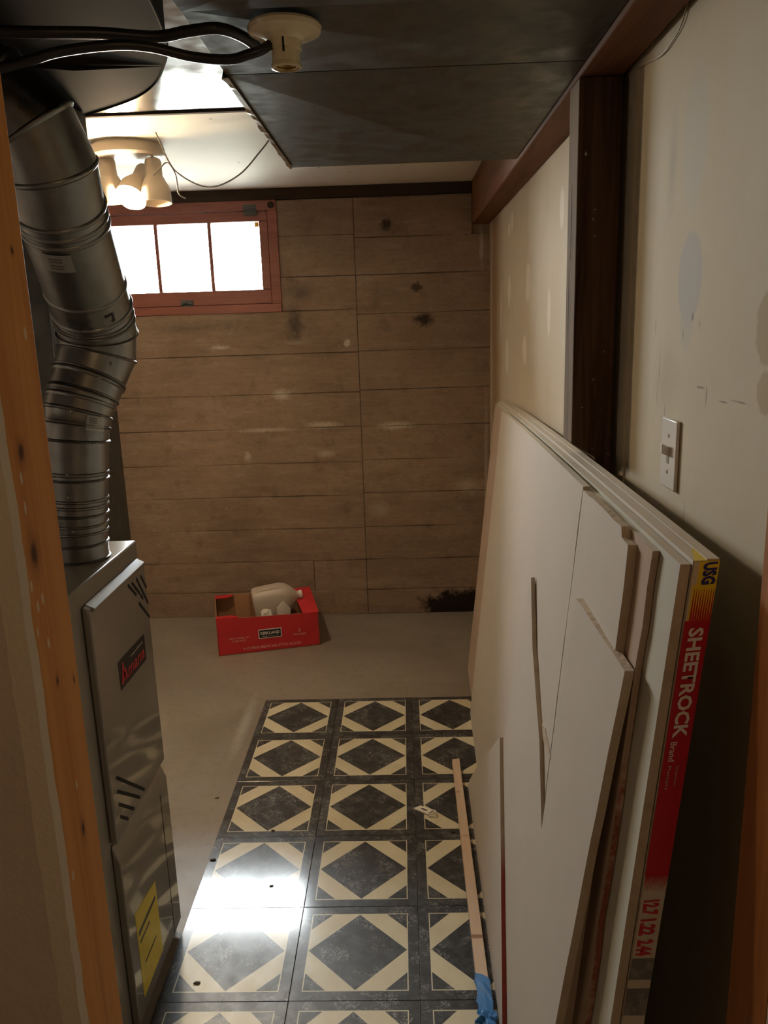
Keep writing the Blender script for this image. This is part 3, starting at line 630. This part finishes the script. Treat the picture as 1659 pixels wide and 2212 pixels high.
tq(.682, .648, 'g', .0, 1, -2.1449); tq(.634, .590, 'g', .0, 1, -2.1449)
et.mi = 0; et.add([tp(.0, 1.2352), tp(1, 1.2352), tuple(Vector(tp(1, 1.2356)) + Vector((0, .055, 0))), tuple(Vector(tp(.45, 1.2356)) + Vector((0, .05, 0)))], [(0, 1, 2, 3)])
etape = obj('end_tape', et, [M_tapey, M_taper, M_tapew, M_tapeg], pair, smooth=0); etape['label'] = 'printed red and yellow end tape'
DN = Vector(tp(.5, .6)) - Vector(tp(.5, 1.2)); AC = Vector((1, 0, .09))
def ttext(s_, m, a, z1, z0, frac, bold=.0, **k): text('lettering', s_, m, etape, Vector(tp(a, (z0 + z1) / 2, -2.1450)), DN, AC, abs(z1 - z0), .030 * frac, bold, **k)
ttext('SHEETROCK', M_white, .50, 1.152, 1.006, .60, .03)
ttext('Brand', M_white, .32, 1.001, .974, .26, .01)
ttext('Panels', M_tapew, .30, .968, .934, .12, 0); ttext('Gypsum', M_tapew, .62, .968, .940, .12, 0)
ttext('USG', M_tapeb, .66, 1.2335, 1.206, .56, .05)
ttext('12.7', M_redink, .45, .773, .750, .72, .05); ttext('1.22', M_redink, .45, .744, .719, .72, .05); ttext('2.44', M_redink, .45, .712, .687, .72, .05)
sB = sheet('drywall_sheet', -2.141, .290, .0136, .0122, (M_faceg, M_core, M_edge), dz=.005); tag(sB, 'grey-faced full drywall sheet just in front of the taped pair', 'drywall', GR)
sC = sheet('drywall_sheet', -2.060, .255, .0233, .0088, (M_kraft, M_torn, M_edge), j0=.004, dz=.011); tag(sC, 'brown-faced thin drywall sheet with torn red-stained near edge', 'drywall', GR)
sE = sheet('drywall_sheet', -1.6625, -.150, .0366, .0122, (M_face, M_core, M_edge), j0=.0018, dz=.004); tag(sE, 'large pale drywall sheet facing the room, to the left of the tall strip', 'drywall', GR)
def planar(name, poly, xf, th, mats, jag=.0012, step=.04):
    out = []
    for i in range(len(poly)):
        a = Vector((poly[i][0], poly[i][1])); c = Vector((poly[(i + 1) % len(poly)][0], poly[(i + 1) % len(poly)][1])); d = c - a
        k = max(1, int(d.length / step)); nn = Vector((-d.y, d.x)).normalized()
        for q in range(k):
            p = a + d * q / k
            if q and jag: p = p + nn * rnd.uniform(-jag, jag)
            if p.y < ZB + .002: p.y = ZB
            out.append((p.x, p.y))
    b = B(); b.prism([(xf(y, z), y, z) for y, z in out], (th, 0, 0), 1)
    return obj(name, b, mats, None, smooth=30)
sD = planar('drywall_sheet', [(-1.666, 1.221), (-1.945, 1.2265), (-1.955, 1.213), (-1.992, 1.212), (-1.999, 1.15), (-2.0, 0), (-1.668, 0)], lambda y, z: afront(y, z) - .0363, .0127, [M_face, M_core])
tag(sD, 'tall pale drywall strip with a broken top corner beside the large sheet', 'drywall', GR)
sG = planar('drywall_offcut', [(-1.283, .935), (-1.40, .811), (-1.588, .691), (-1.709, .565), (-1.85, .42), (-1.85, 0), (-1.15, 0), (-1.165, .47), (-1.189, .596)], lambda y, z: .798 + .0125 * (y + 1.2) + .10 * z, .0095, [M_face, M_core])
tag(sG, 'pointed triangular drywall offcut leaning on the large pale sheet', 'drywall', GR)
sF = planar('drywall_offcut', [(-1.771, 1.057), (-2.069, 1.062), (-2.045, .75), (-2.029, .457), (-2.0, 0), (-1.812, 0), (-1.808, .355), (-1.777, .585), (-1.765, .754)], lambda y, z: .762 + .12 * z, .0127, [M_face, M_core])
tag(sF, 'tall narrow drywall offcut with slanted top, standing in front of the tall strip', 'drywall', GR)
sH = planar('drywall_offcut', [(-1.150, .455), (-1.62, .034), (-1.655, 0), (-.660, 0), (-.679, .039), (-.884, .236)], lambda y, z: .788 + .006 * (y + .65) + .11 * z, .0095, [M_face, M_redcore])
tag(sH, 'low triangular drywall offcut with red-stained edge, beside the wood lath', 'drywall', GR)

obj('torn_paper', B().prism([(.8735, -1.517, .701), (.8735, -1.593, .722), (.8690, -1.686, .703), (.8705, -1.614, .695), (.8715, -1.566, .689)], (-.0015, 0, 0)), M_core, sG, smooth=0)
# ---------------------------------------------------------------- things on the floor
lt = obj('wood_lath', B().prism([(.7445, -.520, TOP + .001), (.770, -.515, TOP + .001), (.7705, -1.62, TOP + .001), (.7415, -1.62, TOP + .001)], (0, 0, .019)), M_lath, bev=.0015)
tag(lt, 'long pale wooden lath lying along the foot of the drywall', 'lath')
def crumple(name, c, r, m, n=26, seed=3, flat=1.):
    R = random.Random(seed); bm = bmesh.new(); bmesh.ops.create_icosphere(bm, subdivisions=3, radius=1.)
    sd = R.random() * 50
    from mathutils import noise as NZ
    for v in bm.verts:
        p = v.co.copy(); k = 1 + .55 * NZ.cell(p * 2.3 + Vector((sd, 0, 0))) - .25 + .3 * NZ.noise(p * 2.5 + Vector((0, sd, 0)))
        v.co = Vector((p.x * r[0], p.y * r[1], p.z * r[2])) * k
    zmin = min(v.co.z for v in bm.verts)
    zs_ = 2 * r[2] / (max(v.co.z for v in bm.verts) - zmin)
    for v in bm.verts: v.co = Vector((v.co.x, v.co.y, (v.co.z - zmin) * zs_)) + Vector(c)
    b = B(); bm.verts.ensure_lookup_table(); b.v = [tuple(v.co) for v in bm.verts]; b.f = [[v.index for v in f.verts] for f in bm.faces]; b.m = [0] * len(b.f); bm.free()
    return b
tpb = thing('masking_tape', 'crumpled blue masking tape wrapped on the near end of the wood lath', 'tape', (.757, -1.53, .0245))
b = B(); rg = []
for k in range(9):
    y = -1.475 - .018 * k; jx = [rnd.uniform(-.003, .003) for _ in range(4)]
    rg.append([(.7395 + jx[0], y + .012, .0135 + jx[0]), (.7405 + jx[1], y + .006, .0245 + abs(jx[1])), (.7570, y, .0262 + abs(jx[2])), (.7715 + jx[1], y - .012, .0245 + abs(jx[3]) * 1.2), (.7735 + jx[3], y - .012, .014)])
vs = [p for r_ in rg for p in r_]
b.add(vs, [(i * 5 + j, i * 5 + j + 1, i * 5 + 6 + j, i * 5 + 5 + j) for i in range(8) for j in range(4)])
obj('tape_strip', b, M_blue, tpb, smooth=0)
obj('tape_wad', crumple('w', (.752, -1.612, .027), (.022, .030, .013), M_blue, seed=5), M_blue, tpb, smooth=0)
# small white tag with loop
tg = thing('paper_tag', 'small white tag with a loop lying on the floor tiles near the lath', 'tag', (.645, -.80, TOP + .001), -.62)
obj('tag_strip', B().prism([(-.040, -.013, 0), (.012, -.014, 0), (.018, .010, 0), (-.030, .013, 0)], (0, 0, .006)), M_white, tg, True, bev=.001)
obj('print_line', B().box(-.018, .004, -.003, .003, .006, .0064), M_iron, tg, True, smooth=0)
obj('loop', B().tube([(.018 + .017 * math.sin(a), .017 * math.cos(a) * .75 - .002, .006 + .006 * math.sin(a)) for a in [k * PI / 9 - .2 for k in range(11)]], .003, 8), M_plastic, tg, True)
for k, (x, y, s_, lb) in enumerate([(-.045, -.70, .012, 'dark chip lying on the bare concrete left of the tiles'), (.015, -1.02, .014, 'dark chip at the left edge of the tiles by the furnace'), (.205, -1.135, .010, 'tiny dark chip in the bright reflection on the tiles'),
                                  (.08, -1.47, .014, 'brown chip on the nearest left tile by the furnace'), (.722, -.905, .012, 'dark splinter on the tiles beside the paper tag'), (.17, -.885, .010, 'tiny splinter on the fourth row of tiles')]):
    z = 0 if x < 0 else TOP + .0012; s_ *= .6
    o = obj('debris_chip', B().prism([(x - s_, y - s_ * .3, z), (x + s_ * .6, y - s_ * .5, z), (x + s_, y + s_ * .2, z), (x - s_ * .2, y + s_ * .4, z)], (0, 0, s_ * .3)), M_chip, smooth=0); tag(o, lb, 'debris', 'debris on the floor')

# ---------------------------------------------------------------- red carton with jug and papers
RZ = math.atan2(.115, .471)
bx = thing('carton', 'open red cardboard carton standing on the concrete floor by the back wall', 'box', (-.300, .469, .0), RZ)
L, D, H = .485, .335, .187; th = .004; HR = .169
obj('bottom_panel', B().box(0, L, 0, D, .0005, .005), M_brown, bx, True)
def panel(nm, verts_out, verts_in):
    b = B(); n = len(verts_out); b.add(verts_out + verts_in, []); o_ = 0
    b.mi = 0; b.f.append(list(range(n))); b.m.append(0); b.f.append([n + i for i in reversed(range(n))]); b.m.append(1)
    for i in range(n): j = (i + 1) % n; b.f.append([i, n + i, n + j, j]); b.m.append(1)
    return obj(nm, b, [M_card, M_brown], bx, True, smooth=0)
fpn = panel('front_panel', [(0, 0, .0005), (L, 0, .0005), (L, 0, HR), (.10, 0, H - .006), (0, 0, H)], [(0, th, .0005), (L, th, .0005), (L, th, HR), (.10, th, H - .006), (0, th, H)])
panel('back_panel', [(L, D, .0005), (0, D, .0005), (0, D, H), (L, D, H)], [(L, D - th, .0005), (0, D - th, .0005), (0, D - th, H), (L, D - th, H)])
panel('left_panel', [(0, D, .0005), (0, 0, .0005), (0, 0, H), (0, D, H)], [(th, D, .0005), (th, 0, .0005), (th, 0, H), (th, D, H)])
panel('right_panel', [(L, 0, .0005), (L, D, .0005), (L, D, H), (L, 0, HR)], [(L - th, 0, .0005), (L - th, D, .0005), (L - th, D, H), (L - th, 0, HR)])
obj('top_flap', B().prism([(L - .085, D - .001, H + .0005), (L, D - .001, H + .0005), (L, .0, HR + .0005), (L - .078, 0, HR + .0005), (L - .082, .15, H - .014), (L - .10, .24, H - .010)], (0, 0, .003)), M_card, bx, True, smooth=0)
obj('top_flap', B().prism([(0, D - .001, H + .0005), (.092, D - .001, H + .0005), (.085, D - .030, H + .0005), (.055, D - .042, H - .002), (0, D - .042, H + .0005)], (0, 0, .003)), M_card, bx, True, smooth=0)
obj('top_flap', B().prism([(0, .0, H + .0005), (.102, 0, H + .0005), (.070, .018, H + .002), (0, .020, H + .002)], (0, 0, .003)), M_card, bx, True, smooth=0)
def ftab(x0, x1, z0, H):
    r = .012; q = [(x0, -.0005, H + .002), (x0, -.0005, z0 + r), (x0 + r * .3, -.0005, z0 + r * .3), (x0 + r, -.0005, z0), (x1 - r, -.0005, z0), (x1 - r * .3, -.0005, z0 + r * .3), (x1, -.0005, z0 + r), (x1, -.0005, H + .002)]
    obj('corner_tab', B().prism(q, (0, -.002, 0)), M_card, fpn, True, smooth=0)
ftab(.002, .104, .110, H); ftab(.408, .478, .100, HR)
obj('inner_sleeve', B().box(.098, .172, D - .0075, D - .0045, .005, H - .004), mat('lighter_card', (.48, .26, .13), .8), bx, True, smooth=0)['label'] = 'lighter brown card against the back panel'
lb = obj('brand_label', B().box(.192, .302, -.0016, 0, .066, .112), M_white, fpn, True, smooth=0); lb['label'] = 'black and white printed label'
obj('label_field', B().box(.196, .298, -.0022, -.0015, .070, .108), M_black, lb, True, smooth=0)
X_, Z_ = (1, 0, 0), (0, 0, 1)
text('lettering', 'KIRKLAND', M_white, lb, (.247, -.0024, .093), X_, Z_, .090, .015, .03, True)
text('lettering', 'Signature', M_white, lb, (.247, -.0024, .077), X_, Z_, .078, .006, .0, True, shear=.3)
M_pink = mat('pale_carton_print', (.80, .52, .46), .5)
text('lettering', '4 CHEESE MEXICAN STYLE BLEND', M_pink, fpn, (.255, -.0005, .0245), X_, Z_, .275, .0125, .005, True)
text('lettering', 'NEW STAND-UP', M_pink, fpn, (.100, -.0005, .0805), X_, Z_, .092, .0085, .005, True)
text('lettering', 'TWIN PACK', M_pink, fpn, (.100, -.0005, .0665), X_, Z_, .066, .0085, .005, True)
text('lettering', '5', M_pink, fpn, (.388, -.0005, .088), X_, Z_, .010, .016, .005, True)
text('lettering', 'POUNDS', M_pink, fpn, (.388, -.0005, .069), X_, Z_, .060, .0095, .005, True)
# jug lying in the carton, neck to the right
jg = thing('milk_jug', 'empty translucent plastic gallon jug lying inside the red carton', 'jug', (-.300 + .255 * math.cos(RZ) - .20 * math.sin(RZ), .469 + .255 * math.sin(RZ) + .20 * math.cos(RZ), .179), RZ)
jm = Matrix.Rotation(-.13, 4, 'Y') 
def sq_ring(x, h, e, n=32):
    out = []
    for k in range(n):
        a = 2 * PI * k / n; ca, sa_ = math.cos(a), math.sin(a)
        out.append(jm @ Vector((x, h * math.copysign(abs(ca) ** e, ca), h * math.copysign(abs(sa_) ** e, sa_))))
    return out
prof = [(-.066, .050, .7), (-.070, .060, .55), (-.064, .070, .45), (-.050, .073, .42), (.03, .073, .42), (.075, .073, .5), (.100, .068, .65), (.122, .054, .8), (.140, .036, .95), (.150, .024, 1), (.154, .0195, 1), (.166, .0190, 1)]
obj('jug_body', B().rings([sq_ring(*p) for p in prof]), M_jug, jg, True, smooth=60)
obj('jug_cap', B().rings([sq_ring(x, h, 1, 24) for x, h in [(.160, .0195), (.161, .0215), (.176, .0215), (.178, .019)]]), M_plastic, jg, True, smooth=30)['label'] = 'white cap'
obj('grip_groove', B().tube([jm @ Vector((x, -.040, .0725 + .0022 * math.sin(k))) for k, x in enumerate((-.045, -.01, .03, .07))], .004, 8), M_jug, jg, True)
def sheetpaper(loc, pts, lab):
    o = thing('crumpled_paper', lab, 'paper', loc, RZ, 'papers in the red carton')
    obj('paper_fold', B().add(pts, [(0, 1, 4), (1, 2, 4), (2, 3, 4), (3, 0, 4)]), M_tissue, o, True, smooth=0); return o
def inb(x, y, z): return (-.300 + x * math.cos(RZ) - y * math.sin(RZ), .469 + x * math.sin(RZ) + y * math.cos(RZ), z)
tissue1 = obj('crumpled_paper', crumple('p', (0, 0, 0), (.042, .032, .094), M_tissue, seed=11), M_tissue, smooth=0); tissue1.location = inb(.250, .058, .006); tag(tissue1, 'crumpled off-white paper in front of the jug in the carton', 'paper', 'papers in the red carton')
pp = thing('folded_paper', 'folded white paper sheet standing up beside the jug in the carton', 'paper', inb(.318, .052, .006), RZ, 'papers in the red carton')
obj('paper_fold', B().prism([(-.030, 0, .0), (.035, .01, .0), (.038, .008, .175), (.005, -.004, .222), (-.028, -.008, .190)], (0, .004, 0)), M_tissue, pp, True, smooth=0)
tissue2 = obj('crumpled_paper', crumple('p', (0, 0, 0), (.085, .050, .043), M_brown, seed=23), M_brown, smooth=0); tissue2.location = inb(.240, .205, .006); tag(tissue2, 'crumpled brown paper bundle under the jug inside the carton', 'paper', 'papers in the red carton')
